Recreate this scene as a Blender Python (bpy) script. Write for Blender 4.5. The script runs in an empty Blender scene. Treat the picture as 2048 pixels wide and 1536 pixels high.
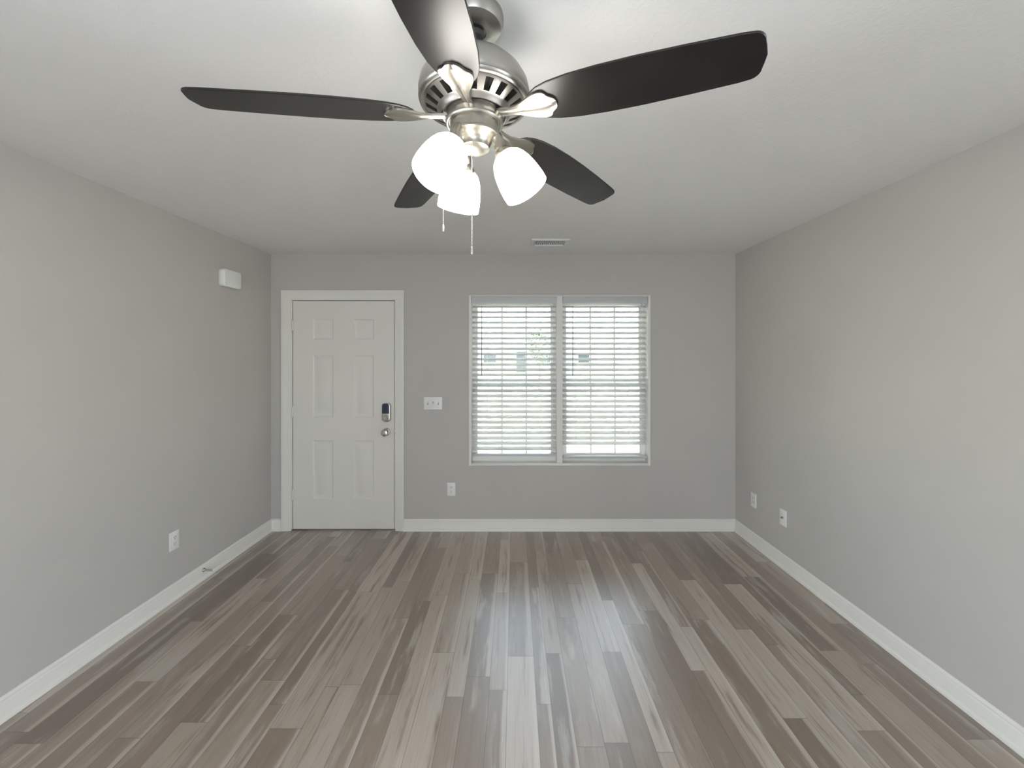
import bpy, bmesh, math, random
from mathutils import Vector, Matrix

random.seed(7)
sc = bpy.context.scene
COL = sc.collection
PI = math.pi

# ------------------------------------------------------------------ camera
F_PX = 830.0                     # focal length in pixels of the 2048 px wide frame
VPX, VPY = 1029.0, 712.0         # where the floor boards and the walls converge
S = 226.0                        # pixels per metre on the far wall
D = F_PX / S                     # distance of the far wall
H = 1.544                        # camera height
ZC = 2.445                       # ceiling height
cam_d = bpy.data.cameras.new('camera')
cam_d.sensor_width = 36.0
cam_d.lens = F_PX / 2048 * 36.0
cam_d.shift_x = -(VPX - 1024) / 2048
cam_d.shift_y = (VPY - 768) / 2048
cam_d.clip_start = 0.02
cam_d.clip_end = 400
cam = bpy.data.objects.new('camera', cam_d)
cam.location = (0, 0, H)
cam.rotation_euler = (PI / 2, 0, 0)
COL.objects.link(cam)
sc.camera = cam

# ------------------------------------------------------------------ sky, sun, added fill lights, exposure
SKY_STRENGTH = 2.0
SUN_STRENGTH = 30.0
REAR_FILL = 38.0
OVERHEAD_FILL = 4.0
SIDE_FILL = 29.0
LAMP_STRENGTH = 6.5
sc.view_settings.view_transform = 'Standard'
sc.view_settings.look = 'None'
sc.view_settings.exposure = 1.54
sc.view_settings.gamma = 1.0
sc.view_settings.use_curve_mapping = False

world = bpy.data.worlds.new('sky')
sc.world = world
world.use_nodes = True
wt = world.node_tree
wt.nodes.clear()
wo = wt.nodes.new('ShaderNodeOutputWorld')
wb = wt.nodes.new('ShaderNodeBackground')
wr = wt.nodes.new('ShaderNodeValToRGB')
wc = wt.nodes.new('ShaderNodeTexCoord')
ws = wt.nodes.new('ShaderNodeSeparateXYZ')
wt.links.new(wc.outputs['Generated'], ws.inputs[0])
wt.links.new(ws.outputs['Z'], wr.inputs[0])
wr.color_ramp.elements[0].position = 0.0
wr.color_ramp.elements[0].color = (0.80, 0.88, 0.96, 1)
wr.color_ramp.elements[1].position = 0.7
wr.color_ramp.elements[1].color = (0.62, 0.80, 1.0, 1)
wt.links.new(wr.outputs[0], wb.inputs[0])
wb.inputs[1].default_value = SKY_STRENGTH
wt.links.new(wb.outputs[0], wo.inputs[0])

sun_d = bpy.data.lights.new('sun', 'SUN')
sun_d.energy = SUN_STRENGTH
sun_d.angle = math.radians(0.6)
sun_d.color = (1.0, 0.975, 0.94)
sun = bpy.data.objects.new('sun', sun_d)
sun.rotation_euler = (0, math.radians(38), 0)      # from the side, along the house front
COL.objects.link(sun)

YR = -3.0                                         # inner face of the rear wall
rear_d = bpy.data.lights.new('rear_daylight', 'AREA')
rear_d.shape = 'RECTANGLE'
rear_d.size, rear_d.size_y = 2.5, 2.0
rear_d.energy = REAR_FILL
rear_d.color = (0.88, 0.925, 1.0)
rear = bpy.data.objects.new('rear_daylight', rear_d)
rear.location = (0.0, YR - 0.20, 1.08)            # fill light added just outside the unseen rear door
rear.rotation_euler = (PI / 2, 0, 0)
COL.objects.link(rear)
SWY0, SWY1, SWZ0, SWZ1 = -1.05, 0.80, 0.55, 1.80   # unseen side windows, added to light the middle of the room
for nm, sx in (('left_daylight', -1), ('right_daylight', 1)):   # fill lights added outside them, tilted down
    ld = bpy.data.lights.new(nm, 'AREA')
    ld.shape = 'RECTANGLE'
    ld.size, ld.size_y = SWZ1 - SWZ0, SWY1 - SWY0
    ld.energy = SIDE_FILL
    ld.color = (0.92, 0.95, 1.0)
    lo = bpy.data.objects.new(nm, ld)
    lo.location = (sx * 2.74, (SWY0 + SWY1) / 2, (SWZ0 + SWZ1) / 2 + 0.18)
    lo.rotation_euler = (0, sx * (PI / 2 - math.radians(25)), 0)
    COL.objects.link(lo)
kit_d = bpy.data.lights.new('kitchen_ceiling_light', 'AREA')
kit_d.shape = 'RECTANGLE'
kit_d.size, kit_d.size_y = 1.2, 0.6
kit_d.energy = OVERHEAD_FILL
kit_d.color = (1.0, 0.94, 0.85)
kit = bpy.data.objects.new('kitchen_ceiling_light', kit_d)
kit.location = (0.0, -1.9, ZC - 0.03)             # overhead fill added behind the camera, without a fixture
COL.objects.link(kit)


# ------------------------------------------------------------------ materials
class NT:
    def __init__(self, mat):
        self.t = mat.node_tree
        self.L = self.t.links.new

    def put(self, sock, v):
        if isinstance(v, bpy.types.NodeSocket):
            self.L(v, sock)
        elif v is not None:
            try:
                sock.default_value = v
            except (TypeError, ValueError):
                sock.default_value = tuple(v) + (1.0,)

    def m(self, op, a, b=None, c=None, clamp=False):
        n = self.t.nodes.new('ShaderNodeMath')
        n.operation = op
        n.use_clamp = clamp
        for i, v in enumerate((a, b, c)):
            if v is not None:
                self.put(n.inputs[i], v)
        return n.outputs[0]

    def comb(self, x, y, z=0.0):
        n = self.t.nodes.new('ShaderNodeCombineXYZ')
        for i, v in enumerate((x, y, z)):
            self.put(n.inputs[i], v)
        return n.outputs[0]

    def white(self, vec):
        n = self.t.nodes.new('ShaderNodeTexWhiteNoise')
        n.noise_dimensions = '3D'
        self.L(vec, n.inputs['Vector'])
        return n.outputs['Value'], n.outputs['Color']

    def noise(self, vec, scale=1.0, detail=2.0, rough=0.5):
        n = self.t.nodes.new('ShaderNodeTexNoise')
        if vec is not None:
            self.L(vec, n.inputs['Vector'])
        n.inputs['Scale'].default_value = scale
        n.inputs['Detail'].default_value = detail
        n.inputs['Roughness'].default_value = rough
        return n.outputs['Fac']

    def coord(self):
        n = self.t.nodes.new('ShaderNodeTexCoord')
        return n.outputs['Object']

    def sep(self, v):
        n = self.t.nodes.new('ShaderNodeSeparateXYZ')
        self.L(v, n.inputs[0])
        return n.outputs

    def step(self, v, lo, hi):
        n = self.t.nodes.new('ShaderNodeMapRange')
        n.interpolation_type = 'SMOOTHSTEP'
        self.put(n.inputs['Value'], v)
        n.inputs['From Min'].default_value = lo
        n.inputs['From Max'].default_value = hi
        return n.outputs[0]

    def mix(self, f, a, b):
        n = self.t.nodes.new('ShaderNodeMix')
        n.data_type = 'RGBA'
        self.put(n.inputs[0], f)
        self.put(n.inputs[6], a)
        self.put(n.inputs[7], b)
        return n.outputs[2]

    def ramp(self, f, stops):
        n = self.t.nodes.new('ShaderNodeValToRGB')
        el = n.color_ramp.elements
        while len(el) < len(stops):
            el.new(0.5)
        for e, (p, c) in zip(el, stops):
            e.position = p
            e.color = tuple(c) + (1.0,)
        self.L(f, n.inputs[0])
        return n.outputs[0]

    def bump(self, h, strength, dist):
        n = self.t.nodes.new('ShaderNodeBump')
        n.inputs['Strength'].default_value = strength
        n.inputs['Distance'].default_value = dist
        self.L(h, n.inputs['Height'])
        return n.outputs[0]


def mat(name, col, rough=0.5, metal=0.0, spec=0.5, bump=None, var=0.0, coat=0.0, aniso=0.0):
    """A principled material; bump = (scale, strength, distance), var = slight tone variation."""
    m = bpy.data.materials.new(name)
    m.use_nodes = True
    b = m.node_tree.nodes['Principled BSDF']
    b.inputs['Base Color'].default_value = tuple(col) + (1,)
    b.inputs['Roughness'].default_value = rough
    b.inputs['Metallic'].default_value = metal
    b.inputs['Specular IOR Level'].default_value = spec
    b.inputs['Coat Weight'].default_value = coat
    b.inputs['Anisotropic'].default_value = aniso
    n = NT(m)
    if var:
        f = n.noise(n.coord(), 3.0, 3.0)
        lo = tuple(c * (1 - var) for c in col)
        hi = tuple(min(1, c * (1 + var)) for c in col)
        n.L(n.ramp(f, [(0.3, lo), (0.7, hi)]), b.inputs['Base Color'])
    if bump:
        h = n.noise(n.coord(), bump[0], 3.0)
        n.L(n.bump(h, bump[1], bump[2]), b.inputs['Normal'])
    return m


M = {}
M['wall'] = mat('greige wall paint', (0.508, 0.487, 0.458), 0.55, spec=0.35, bump=(220, 0.10, 0.002), var=0.012)
M['trim'] = mat('white trim paint', (0.76, 0.738, 0.695), 0.35, spec=0.5)
M['door'] = mat('off white door paint', (0.735, 0.712, 0.662), 0.4, spec=0.45, bump=(300, 0.05, 0.001))
M['vinyl'] = mat('white vinyl', (0.80, 0.80, 0.79), 0.35)
M['plastic'] = mat('white plastic', (0.78, 0.775, 0.75), 0.3)
M['slot'] = mat('dark slot', (0.03, 0.03, 0.03), 0.6)
M['gap'] = mat('shadow gap', (0.05, 0.048, 0.042), 0.8)
M['nickel'] = mat('brushed nickel', (0.37, 0.35, 0.31), 0.36, metal=1.0, bump=(400, 0.02, 0.0005))
M['nickel_dark'] = mat('satin nickel', (0.42, 0.405, 0.38), 0.36, metal=1.0)
M['knob'] = mat('satin nickel knob', (0.50, 0.47, 0.42), 0.25, metal=1.0)
M['screen'] = mat('navy keypad glass', (0.010, 0.022, 0.05), 0.12, spec=0.6)
M['blade_edge'] = mat('black blade edge', (0.012, 0.011, 0.010), 0.4)
M['rubber'] = mat('white rubber', (0.7, 0.7, 0.68), 0.6)
M['bead'] = mat('steel bead chain', (0.62, 0.61, 0.58), 0.3, metal=1.0)
M['wand'] = mat('clear grey wand', (0.30, 0.31, 0.31), 0.25)  # the grey holds the wand's backlit shade
M['cord'] = mat('white cord', (0.82, 0.82, 0.80), 0.7)
M['bark'] = mat('tree bark', (0.16, 0.12, 0.09), 0.9, bump=(30, 0.5, 0.02))
M['siding'] = mat('pale grey siding', (0.42, 0.46, 0.52), 0.7)
M['shingle'] = mat('grey roof shingles', (0.13, 0.13, 0.14), 0.9, bump=(25, 0.4, 0.02))
M['dark_glass'] = mat('dark window glass', (0.03, 0.04, 0.05), 0.1)
M['asphalt'] = mat('asphalt', (0.22, 0.22, 0.23), 0.9, bump=(60, 0.3, 0.01), var=0.1)
M['concrete'] = mat('pale concrete', (0.66, 0.65, 0.62), 0.8, var=0.06)


def mk_ceiling():
    m = bpy.data.materials.new('stomped ceiling paint')
    m.use_nodes = True
    b = m.node_tree.nodes['Principled BSDF']
    n = NT(m)
    co = n.coord()
    a = n.noise(co, 26.0, 5.0, 0.6)
    k = n.noise(co, 85.0, 2.0, 0.5)
    ridge = n.step(n.m('ABSOLUTE', n.m('SUBTRACT', a, 0.5)), 0.0, 0.10)
    h = n.m('ADD', n.m('MULTIPLY', ridge, -0.6), n.m('MULTIPLY', k, 0.5))
    n.L(n.bump(h, 0.10, 0.006), b.inputs['Normal'])
    big = n.noise(co, 1.3, 3.0)
    n.L(n.ramp(big, [(0.3, (0.80, 0.785, 0.765)), (0.7, (0.82, 0.807, 0.79))]), b.inputs['Base Color'])
    b.inputs['Roughness'].default_value = 0.75
    b.inputs['Specular IOR Level'].default_value = 0.25
    return m


def mk_floor():
    m = bpy.data.materials.new('grey brown vinyl planks')
    m.use_nodes = True
    b = m.node_tree.nodes['Principled BSDF']
    n = NT(m)
    x, y, z = n.sep(n.coord())
    PW = 0.196
    p = n.m('DIVIDE', n.m('ADD', x, 10.03), PW)
    pi = n.m('FLOOR', p)
    pf = n.m('FRACT', p)
    r1, _ = n.white(n.comb(pi, 3.7, 0.0))
    split = n.m('MULTIPLY_ADD', r1, 0.36, 0.32)
    sub = n.m('GREATER_THAN', pf, split)
    sid = n.m('MULTIPLY_ADD', pi, 2.0, sub)
    # distance from the strip's left edge, 0..1 across the strip
    left = n.m('MULTIPLY', sub, split)
    wid = n.m('ADD', n.m('MULTIPLY', sub, n.m('SUBTRACT', 1.0, split)),
              n.m('MULTIPLY', n.m('SUBTRACT', 1.0, sub), split))
    s = n.m('DIVIDE', n.m('SUBTRACT', pf, left), wid)
    r2, c2 = n.white(n.comb(sid, 1.3, 5.0))
    plen = n.m('MULTIPLY_ADD', r2, 0.45, 0.72)
    r2b = n.sep(c2)[1]
    q = n.m('ADD', n.m('DIVIDE', n.m('ADD', y, 20.0), plen), n.m('MULTIPLY', r2b, 5.0))
    qi = n.m('FLOOR', q)
    qf = n.m('FRACT', q)
    v, c = n.white(n.comb(sid, qi, 2.0))
    cr, cg, cb = n.sep(c)
    tone = n.ramp(v, [(0.0, (0.185, 0.138, 0.107)), (0.28, (0.242, 0.182, 0.142)),
                      (0.55, (0.300, 0.236, 0.188)), (0.80, (0.380, 0.312, 0.255)),
                      (1.0, (0.490, 0.424, 0.365))])
    rz = n.m('MULTIPLY', v, 37.0)
    fine = n.noise(n.comb(n.m('MULTIPLY', x, 130.0), n.m('MULTIPLY', y, 4.0), rz), 1.0, 3.0, 0.6)
    mid = n.noise(n.comb(n.m('MULTIPLY', x, 26.0), n.m('MULTIPLY', y, 1.9), rz), 1.0, 4.0, 0.62)
    mid2 = n.noise(n.comb(n.m('MULTIPLY', x, 19.0), n.m('MULTIPLY', y, 2.6), n.m('ADD', rz, 9.0)), 1.0, 4.0, 0.62)
    col = n.mix(n.m('MULTIPLY', n.step(mid, 0.52, 0.70), n.m('MULTIPLY_ADD', cr, 0.75, 0.22)),
                tone, (0.190, 0.118, 0.078))
    col = n.mix(n.m('MULTIPLY', n.step(mid2, 0.50, 0.68), n.m('MULTIPLY_ADD', cg, 0.8, 0.15)),
                col, (0.440, 0.398, 0.345))
    # a whitewashed edge along some strips
    edge = n.m('MULTIPLY', n.step(n.m('ADD', s, n.m('MULTIPLY', n.m('SUBTRACT', mid, 0.5), 0.6)), 0.72, 0.90),
               n.m('GREATER_THAN', cb, 0.52))
    col = n.mix(n.m('MULTIPLY', edge, 0.62), col, (0.57, 0.51, 0.445))
    col = n.mix(n.m('MULTIPLY', n.step(fine, 0.45, 0.75), 0.30), col, (0.150, 0.112, 0.086))
    # joints
    dx = n.m('MULTIPLY', n.m('MINIMUM', s, n.m('SUBTRACT', 1.0, s)), n.m('MULTIPLY', wid, PW))
    dy = n.m('MULTIPLY', n.m('MINIMUM', qf, n.m('SUBTRACT', 1.0, qf)), plen)
    jd = n.m('MINIMUM', dx, dy)
    joint = n.m('SUBTRACT', 1.0, n.step(jd, 0.0006, 0.0022))
    col = n.mix(n.m('MULTIPLY', joint, 0.55), col, (0.06, 0.048, 0.04))
    n.L(col, b.inputs['Base Color'])
    n.L(n.m('MULTIPLY_ADD', fine, 0.10, 0.31), b.inputs['Roughness'])
    b.inputs['Specular IOR Level'].default_value = 0.8
    b.inputs['Coat Weight'].default_value = 1.0
    b.inputs['Coat Roughness'].default_value = 0.33
    hgt = n.m('SUBTRACT', n.m('MULTIPLY', fine, 0.35), joint)
    n.L(n.bump(hgt, 0.12, 0.0015), b.inputs['Normal'])
    return m


def mk_blade():
    m = bpy.data.materials.new('espresso wood blade')
    m.use_nodes = True
    b = m.node_tree.nodes['Principled BSDF']
    n = NT(m)
    g = n.noise(n.coord(), 9.0, 3.0)
    n.L(n.ramp(g, [(0.3, (0.008, 0.007, 0.006)), (0.7, (0.014, 0.012, 0.011))]), b.inputs['Base Color'])
    b.inputs['Roughness'].default_value = 0.34
    b.inputs['Specular IOR Level'].default_value = 0.45
    return m


def mk_slat():
    m = bpy.data.materials.new('white faux wood slat')
    m.use_nodes = True
    t = m.node_tree
    b = t.nodes['Principled BSDF']
    b.inputs['Base Color'].default_value = (0.64, 0.645, 0.64, 1)
    b.inputs['Roughness'].default_value = 0.4
    tr = t.nodes.new('ShaderNodeBsdfTranslucent')
    tr.inputs[0].default_value = (0.85, 0.86, 0.84, 1)
    mx = t.nodes.new('ShaderNodeMixShader')
    mx.inputs[0].default_value = 0.26
    t.links.new(b.outputs[0], mx.inputs[1])
    t.links.new(tr.outputs[0], mx.inputs[2])
    t.links.new(mx.outputs[0], t.nodes['Material Output'].inputs[0])
    return m


def mk_glass():
    m = bpy.data.materials.new('clear window glass')
    m.use_nodes = True
    t = m.node_tree
    t.nodes.remove(t.nodes['Principled BSDF'])
    tr = t.nodes.new('ShaderNodeBsdfTransparent')
    tr.inputs[0].default_value = (0.93, 0.95, 0.95, 1)
    gl = t.nodes.new('ShaderNodeBsdfGlossy')
    gl.inputs['Roughness'].default_value = 0.02
    fr = t.nodes.new('ShaderNodeFresnel')
    fr.inputs[0].default_value = 1.45
    mx = t.nodes.new('ShaderNodeMixShader')
    t.links.new(fr.outputs[0], mx.inputs[0])
    t.links.new(tr.outputs[0], mx.inputs[1])
    t.links.new(gl.outputs[0], mx.inputs[2])
    t.links.new(mx.outputs[0], t.nodes['Material Output'].inputs[0])
    return m


def mk_shade():
    m = bpy.data.materials.new('lit frosted glass')
    m.use_nodes = True
    b = m.node_tree.nodes['Principled BSDF']
    b.inputs['Base Color'].default_value = (0.85, 0.84, 0.80, 1)
    b.inputs['Roughness'].default_value = 0.35
    b.inputs['Emission Color'].default_value = (1.0, 0.955, 0.89, 1)
    b.inputs['Emission Strength'].default_value = LAMP_STRENGTH
    return m


def mk_grass():
    m = bpy.data.materials.new('lawn grass')
    m.use_nodes = True
    b = m.node_tree.nodes['Principled BSDF']
    n = NT(m)
    a = n.noise(n.coord(), 5.0, 6.0, 0.7)
    n.L(n.ramp(a, [(0.35, (0.12, 0.13, 0.06)), (0.5, (0.36, 0.35, 0.24)), (0.62, (0.60, 0.57, 0.45))]), b.inputs['Base Color'])
    b.inputs['Roughness'].default_value = 0.9
    return m


def mk_leaf():
    m = bpy.data.materials.new('tree leaves')
    m.use_nodes = True
    b = m.node_tree.nodes['Principled BSDF']
    n = NT(m)
    a = n.noise(n.coord(), 4.0, 3.0)
    n.L(n.ramp(a, [(0.3, (0.02, 0.035, 0.015)), (0.7, (0.06, 0.09, 0.03))]), b.inputs['Base Color'])
    b.inputs['Roughness'].default_value = 0.7
    return m


M['ceiling'] = mk_ceiling()
M['floor'] = mk_floor()
M['blade'] = mk_blade()
M['slat'] = mk_slat()
M['glass'] = mk_glass()
M['shade'] = mk_shade()
M['grass'] = mk_grass()
M['leaf'] = mk_leaf()


# ------------------------------------------------------------------ mesh helpers
class MB:
    """Collects shapes in world coordinates, then links them as ONE mesh object."""

    def __init__(self):
        self.bm = bmesh.new()

    def box(self, x0, x1, y0, y1, z0, z1, bevel=0.0, seg=2, mi=0):
        r = bmesh.ops.create_cube(self.bm, size=1.0)
        vs = r['verts']
        for v in vs:
            v.co = Vector((x0 + (v.co.x + .5) * (x1 - x0), y0 + (v.co.y + .5) * (y1 - y0), z0 + (v.co.z + .5) * (z1 - z0)))
        fs = set(f for v in vs for f in v.link_faces)
        for f in fs:
            f.material_index = mi
        if bevel:
            es = list(set(e for v in vs for e in v.link_edges))
            r = bmesh.ops.bevel(self.bm, geom=es, offset=bevel, segments=seg, affect='EDGES', profile=0.5)
            for f in r['faces']:
                f.material_index = mi
        return self

    def prism(self, pts, axis, a0, a1, mi=0, bevel=0.0, seg=2):
        """pts: closed outline in the two other axes; extruded from a0 to a1 along axis (0,1,2)."""
        def co(p, a):
            c = [p[0], p[1]]
            c.insert(axis, a)
            return Vector(c)
        va = [self.bm.verts.new(co(p, a0)) for p in pts]
        vb = [self.bm.verts.new(co(p, a1)) for p in pts]
        n = len(pts)
        fs = [self.bm.faces.new(va[::-1]), self.bm.faces.new(vb)]
        for i in range(n):
            fs.append(self.bm.faces.new((va[i], va[(i + 1) % n], vb[(i + 1) % n], vb[i])))
        for f in fs:
            f.material_index = mi
        bmesh.ops.recalc_face_normals(self.bm, faces=fs)
        if bevel:
            es = list(set(e for f in fs[:2] for e in f.edges))
            r = bmesh.ops.bevel(self.bm, geom=es, offset=bevel, segments=seg, affect='EDGES', profile=0.5)
            for f in r['faces']:
                f.material_index = mi
        return self

    def sweep_line(self, prof, p0, p1, up=Vector((0, 0, 1)), m0=0.0, m1=0.0, mi=0):
        """prof: closed outline of (out, up) swept straight from p0 to p1; out = left of travel; m = mitre."""
        p0, p1 = Vector(p0), Vector(p1)
        d = (p1 - p0).normalized()
        out = up.cross(d).normalized()
        va = [self.bm.verts.new(p0 + out * a + up * b + d * (a * m0)) for a, b in prof]
        vb = [self.bm.verts.new(p1 + out * a + up * b + d * (a * m1)) for a, b in prof]
        n = len(prof)
        fs = [self.bm.faces.new(va[::-1]), self.bm.faces.new(vb)]
        for i in range(n):
            fs.append(self.bm.faces.new((va[i], va[(i + 1) % n], vb[(i + 1) % n], vb[i])))
        for f in fs:
            f.material_index = mi
        bmesh.ops.recalc_face_normals(self.bm, faces=fs)
        return self

    def lathe(self, prof, c=(0, 0, 0), axis=(0, 0, 1), n=48, mi=0, closed=False):
        """prof: (radius, height) along axis from c."""
        ax = Vector(axis).normalized()
        ref = Vector((1, 0, 0)) if abs(ax.x) < 0.9 else Vector((0, 1, 0))
        u = (ref - ax * ref.dot(ax)).normalized()
        w = ax.cross(u)
        c = Vector(c)
        rings = []
        for r, h in prof:
            if r < 1e-6:
                rings.append([self.bm.verts.new(c + ax * h)])
            else:
                rings.append([self.bm.verts.new(c + ax * h + (u * math.cos(2 * PI * i / n) + w * math.sin(2 * PI * i / n)) * r) for i in range(n)])
        if closed:
            rings.append(rings[0])
        out = []
        for a, b in zip(rings, rings[1:]):
            row = []
            for i in range(n):
                j = (i + 1) % n
                if len(a) == 1 and len(b) == 1:
                    continue
                if len(a) == 1:
                    f = self.bm.faces.new((a[0], b[i], b[j]))
                elif len(b) == 1:
                    f = self.bm.faces.new((a[i], b[0], a[j]))
                else:
                    f = self.bm.faces.new((a[i], b[i], b[j], a[j]))
                f.material_index = mi
                row.append(f)
            out.append(row)
        bmesh.ops.recalc_face_normals(self.bm, faces=[f for r in out for f in r])
        return out

    def tube(self, pts, rad, n=12, mi=0):
        pts = [Vector(p) for p in pts]
        rads = rad if isinstance(rad, (list, tuple)) else [rad] * len(pts)
        rings = []
        prev = None
        for i, p in enumerate(pts):
            t = (pts[min(i + 1, len(pts) - 1)] - pts[max(i - 1, 0)]).normalized()
            if prev is None:
                ref = Vector((0, 0, 1)) if abs(t.z) < 0.9 else Vector((1, 0, 0))
                u = (ref - t * ref.dot(t)).normalized()
            else:
                u = (prev - t * prev.dot(t)).normalized()
            prev = u
            w = t.cross(u)
            rings.append([self.bm.verts.new(p + (u * math.cos(2 * PI * k / n) + w * math.sin(2 * PI * k / n)) * rads[i]) for k in range(n)])
        fs = [self.bm.faces.new(rings[0][::-1]), self.bm.faces.new(rings[-1])]
        for a, b in zip(rings, rings[1:]):
            for k in range(n):
                fs.append(self.bm.faces.new((a[k], a[(k + 1) % n], b[(k + 1) % n], b[k])))
        for f in fs:
            f.material_index = mi
        bmesh.ops.recalc_face_normals(self.bm, faces=fs)
        return self

    def ball(self, c, r, sub=1, mi=0, scale=(1, 1, 1)):
        q = bmesh.ops.create_icosphere(self.bm, subdivisions=sub, radius=r)
        for v in q['verts']:
            v.co = Vector((v.co.x * scale[0], v.co.y * scale[1], v.co.z * scale[2])) + Vector(c)
            for f in v.link_faces:
                f.material_index = mi
        return self

    def build(self, name, mats, parent=None, origin=None, smooth=35.0):
        if not isinstance(mats, (list, tuple)):
            mats = [mats]
        bm = self.bm
        if origin is None:
            lo = Vector((min(v.co.x for v in bm.verts), min(v.co.y for v in bm.verts), min(v.co.z for v in bm.verts)))
            hi = Vector((max(v.co.x for v in bm.verts), max(v.co.y for v in bm.verts), max(v.co.z for v in bm.verts)))
            origin = (lo + hi) / 2
        origin = Vector(origin)
        for v in bm.verts:
            v.co -= origin
        bm.normal_update()
        th = math.radians(smooth)
        for f in bm.faces:
            f.smooth = True
        for e in bm.edges:
            if len(e.link_faces) == 2:
                e.smooth = e.calc_face_angle(0.0) < th
            else:
                e.smooth = False
        me = bpy.data.meshes.new(name)
        bm.to_mesh(me)
        bm.free()
        for m in mats:
            me.materials.append(m)
        o = bpy.data.objects.new(name, me)
        COL.objects.link(o)
        wp = Vector((0, 0, 0))
        q = parent
        while q is not None:
            wp += q.location
            q = q.parent
        o.parent = parent
        o.location = origin - wp
        return o


def tag(o, label=None, cat=None, group=None, kind=None):
    if label:
        o['label'] = label
    if cat:
        o['category'] = cat
    if group:
        o['group'] = group
    if kind:
        o['kind'] = kind
    return o


def thing(name, loc, label, cat, group=None):
    o = bpy.data.objects.new(name, None)
    o.empty_display_size = 0.05
    o.location = loc
    COL.objects.link(o)
    return tag(o, label, cat, group)


def rrect(x0, x1, y0, y1, r, n=5):
    pts = []
    for cx, cy, a in ((x1 - r, y1 - r, 0), (x0 + r, y1 - r, 90), (x0 + r, y0 + r, 180), (x1 - r, y0 + r, 270)):
        for k in range(n + 1):
            t = math.radians(a + 90 * k / n)
            pts.append((cx + r * math.cos(t), cy + r * math.sin(t)))
    return pts


def px(x, y=None):
    """far-wall metres from a point of the photograph"""
    return (x - VPX) / S if y is None else ((x - VPX) / S, H + (VPY - y) / S)


def pz(y):
    return H + (VPY - y) / S


# ------------------------------------------------------------------ the room shell
def XL(y):
    return -2.155 - 0.0096 * (D - y)


def XR(y):
    return 1.955 + 0.0108 * (D - y)


YB = D + 0.15
T = 0.14
# floor, ceiling
tag(MB().prism([(XL(YR) - T, YR - T), (XR(YR) + T, YR - T), (XR(YB) + T, YB), (XL(YB) - T, YB)], 2, -0.12, 0.0)
    .build('floor', M['floor'], origin=(0, 0, 0)), kind='structure',
    label='grey brown wood plank floor with a soft window reflection', cat='floor')
tag(MB().prism([(XL(YR) - T, YR - T), (XR(YR) + T, YR - T), (XR(YB) + T, YB), (XL(YB) - T, YB)], 2, ZC, ZC + 0.2)
    .build('ceiling', M['ceiling'], origin=(0, 0, ZC)), kind='structure',
    label='off white textured ceiling carrying the fan', cat='ceiling')
for side, X, sg in (('left', XL, -1), ('right', XR, 1)):
    w = MB()

    def seg(ya, yb, z0, z1):
        w.prism([(X(ya), ya), (X(yb), yb), (X(yb) + sg * T, yb), (X(ya) + sg * T, ya)], 2, z0, z1)
    seg(YR, SWY0, 0, ZC)
    seg(SWY0, SWY1, 0, SWZ0)
    seg(SWY0, SWY1, SWZ1, ZC)
    seg(SWY1, D, 0, ZC)
    tag(w.build('wall_' + side, M['wall']), kind='structure', cat='wall',
        label='plain greige wall left of the front door' if sg < 0 else 'plain greige wall right of the blinds')
    f = MB()
    ym = (SWY0 + SWY1) / 2
    xa, xb = sorted((X(ym) + sg * 0.06, X(ym) + sg * 0.10))
    f.box(xa, xb, SWY0, SWY0 + 0.05, SWZ0, SWZ1)
    f.box(xa, xb, SWY1 - 0.05, SWY1, SWZ0, SWZ1)
    f.box(xa, xb, SWY0 + 0.05, SWY1 - 0.05, SWZ0, SWZ0 + 0.05)
    f.box(xa, xb, SWY0 + 0.05, SWY1 - 0.05, SWZ1 - 0.05, SWZ1)
    f.box(xa, xb, ym - 0.03, ym + 0.03, SWZ0 + 0.05, SWZ1 - 0.05)
    wn = tag(f.build('window_3' if sg < 0 else 'window_4', M['vinyl']), kind='structure')  # unseen windows, added to light the side walls
    xm = (xa + xb) / 2
    MB().box(xm - 0.003, xm + 0.003, SWY0 + 0.05, SWY1 - 0.05, SWZ0 + 0.05, SWZ1 - 0.05).build('pane', M['glass'], wn)

# openings in the far wall
DX0, DX1, DZ1 = px(585) - 0.012, px(789) + 0.012, pz(601) + 0.012
WX0, WX1, WZ0, WZ1 = -0.388, 1.186, 0.590, 2.078
w = MB()
xl, xr = XL(D) - T, XR(D) + T
w.box(xl, DX0, D, YB, 0, ZC)
w.box(DX0, DX1, D, YB, DZ1, ZC)
w.box(DX1, WX0, D, YB, 0, ZC)
w.box(WX0, WX1, D, YB, 0, WZ0)
w.box(WX0, WX1, D, YB, WZ1, ZC)
w.box(WX1, xr, D, YB, 0, ZC)
tag(w.build('wall_far', M['wall']), kind='structure', label='far greige wall holding the door and the window', cat='wall')

# rear wall; its unseen glazed door is added to let light in
w = MB()
RX0, RX1, RZ1 = -1.25, 1.25, 2.10
w.box(XL(YR) - T, RX0, YR - T, YR, 0, ZC)
w.box(RX1, XR(YR) + T, YR - T, YR, 0, ZC)
w.box(RX0, RX1, YR - T, YR, RZ1, ZC)
tag(w.build('wall_rear', M['wall']), kind='structure')
w = MB()
for a, b in ((RX0, RX0 + .06), (-0.03, 0.03), (RX1 - .06, RX1)):
    w.box(a, b, YR - 0.10, YR - 0.04, 0, RZ1)
w.box(RX0 + .06, RX1 - .06, YR - 0.10, YR - 0.04, RZ1 - 0.07, RZ1)
w.box(RX0 + .06, RX1 - .06, YR - 0.10, YR - 0.04, 0.0, 0.08)
dr = tag(w.build('door_2', M['vinyl']), kind='structure')
w = MB()                                          # unseen box added behind the rear door to block sky light
py0 = YR - T - 1.6
w.box(RX0 - 0.5, RX0 - 0.3, py0, YR - T, -0.12, ZC)
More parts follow.
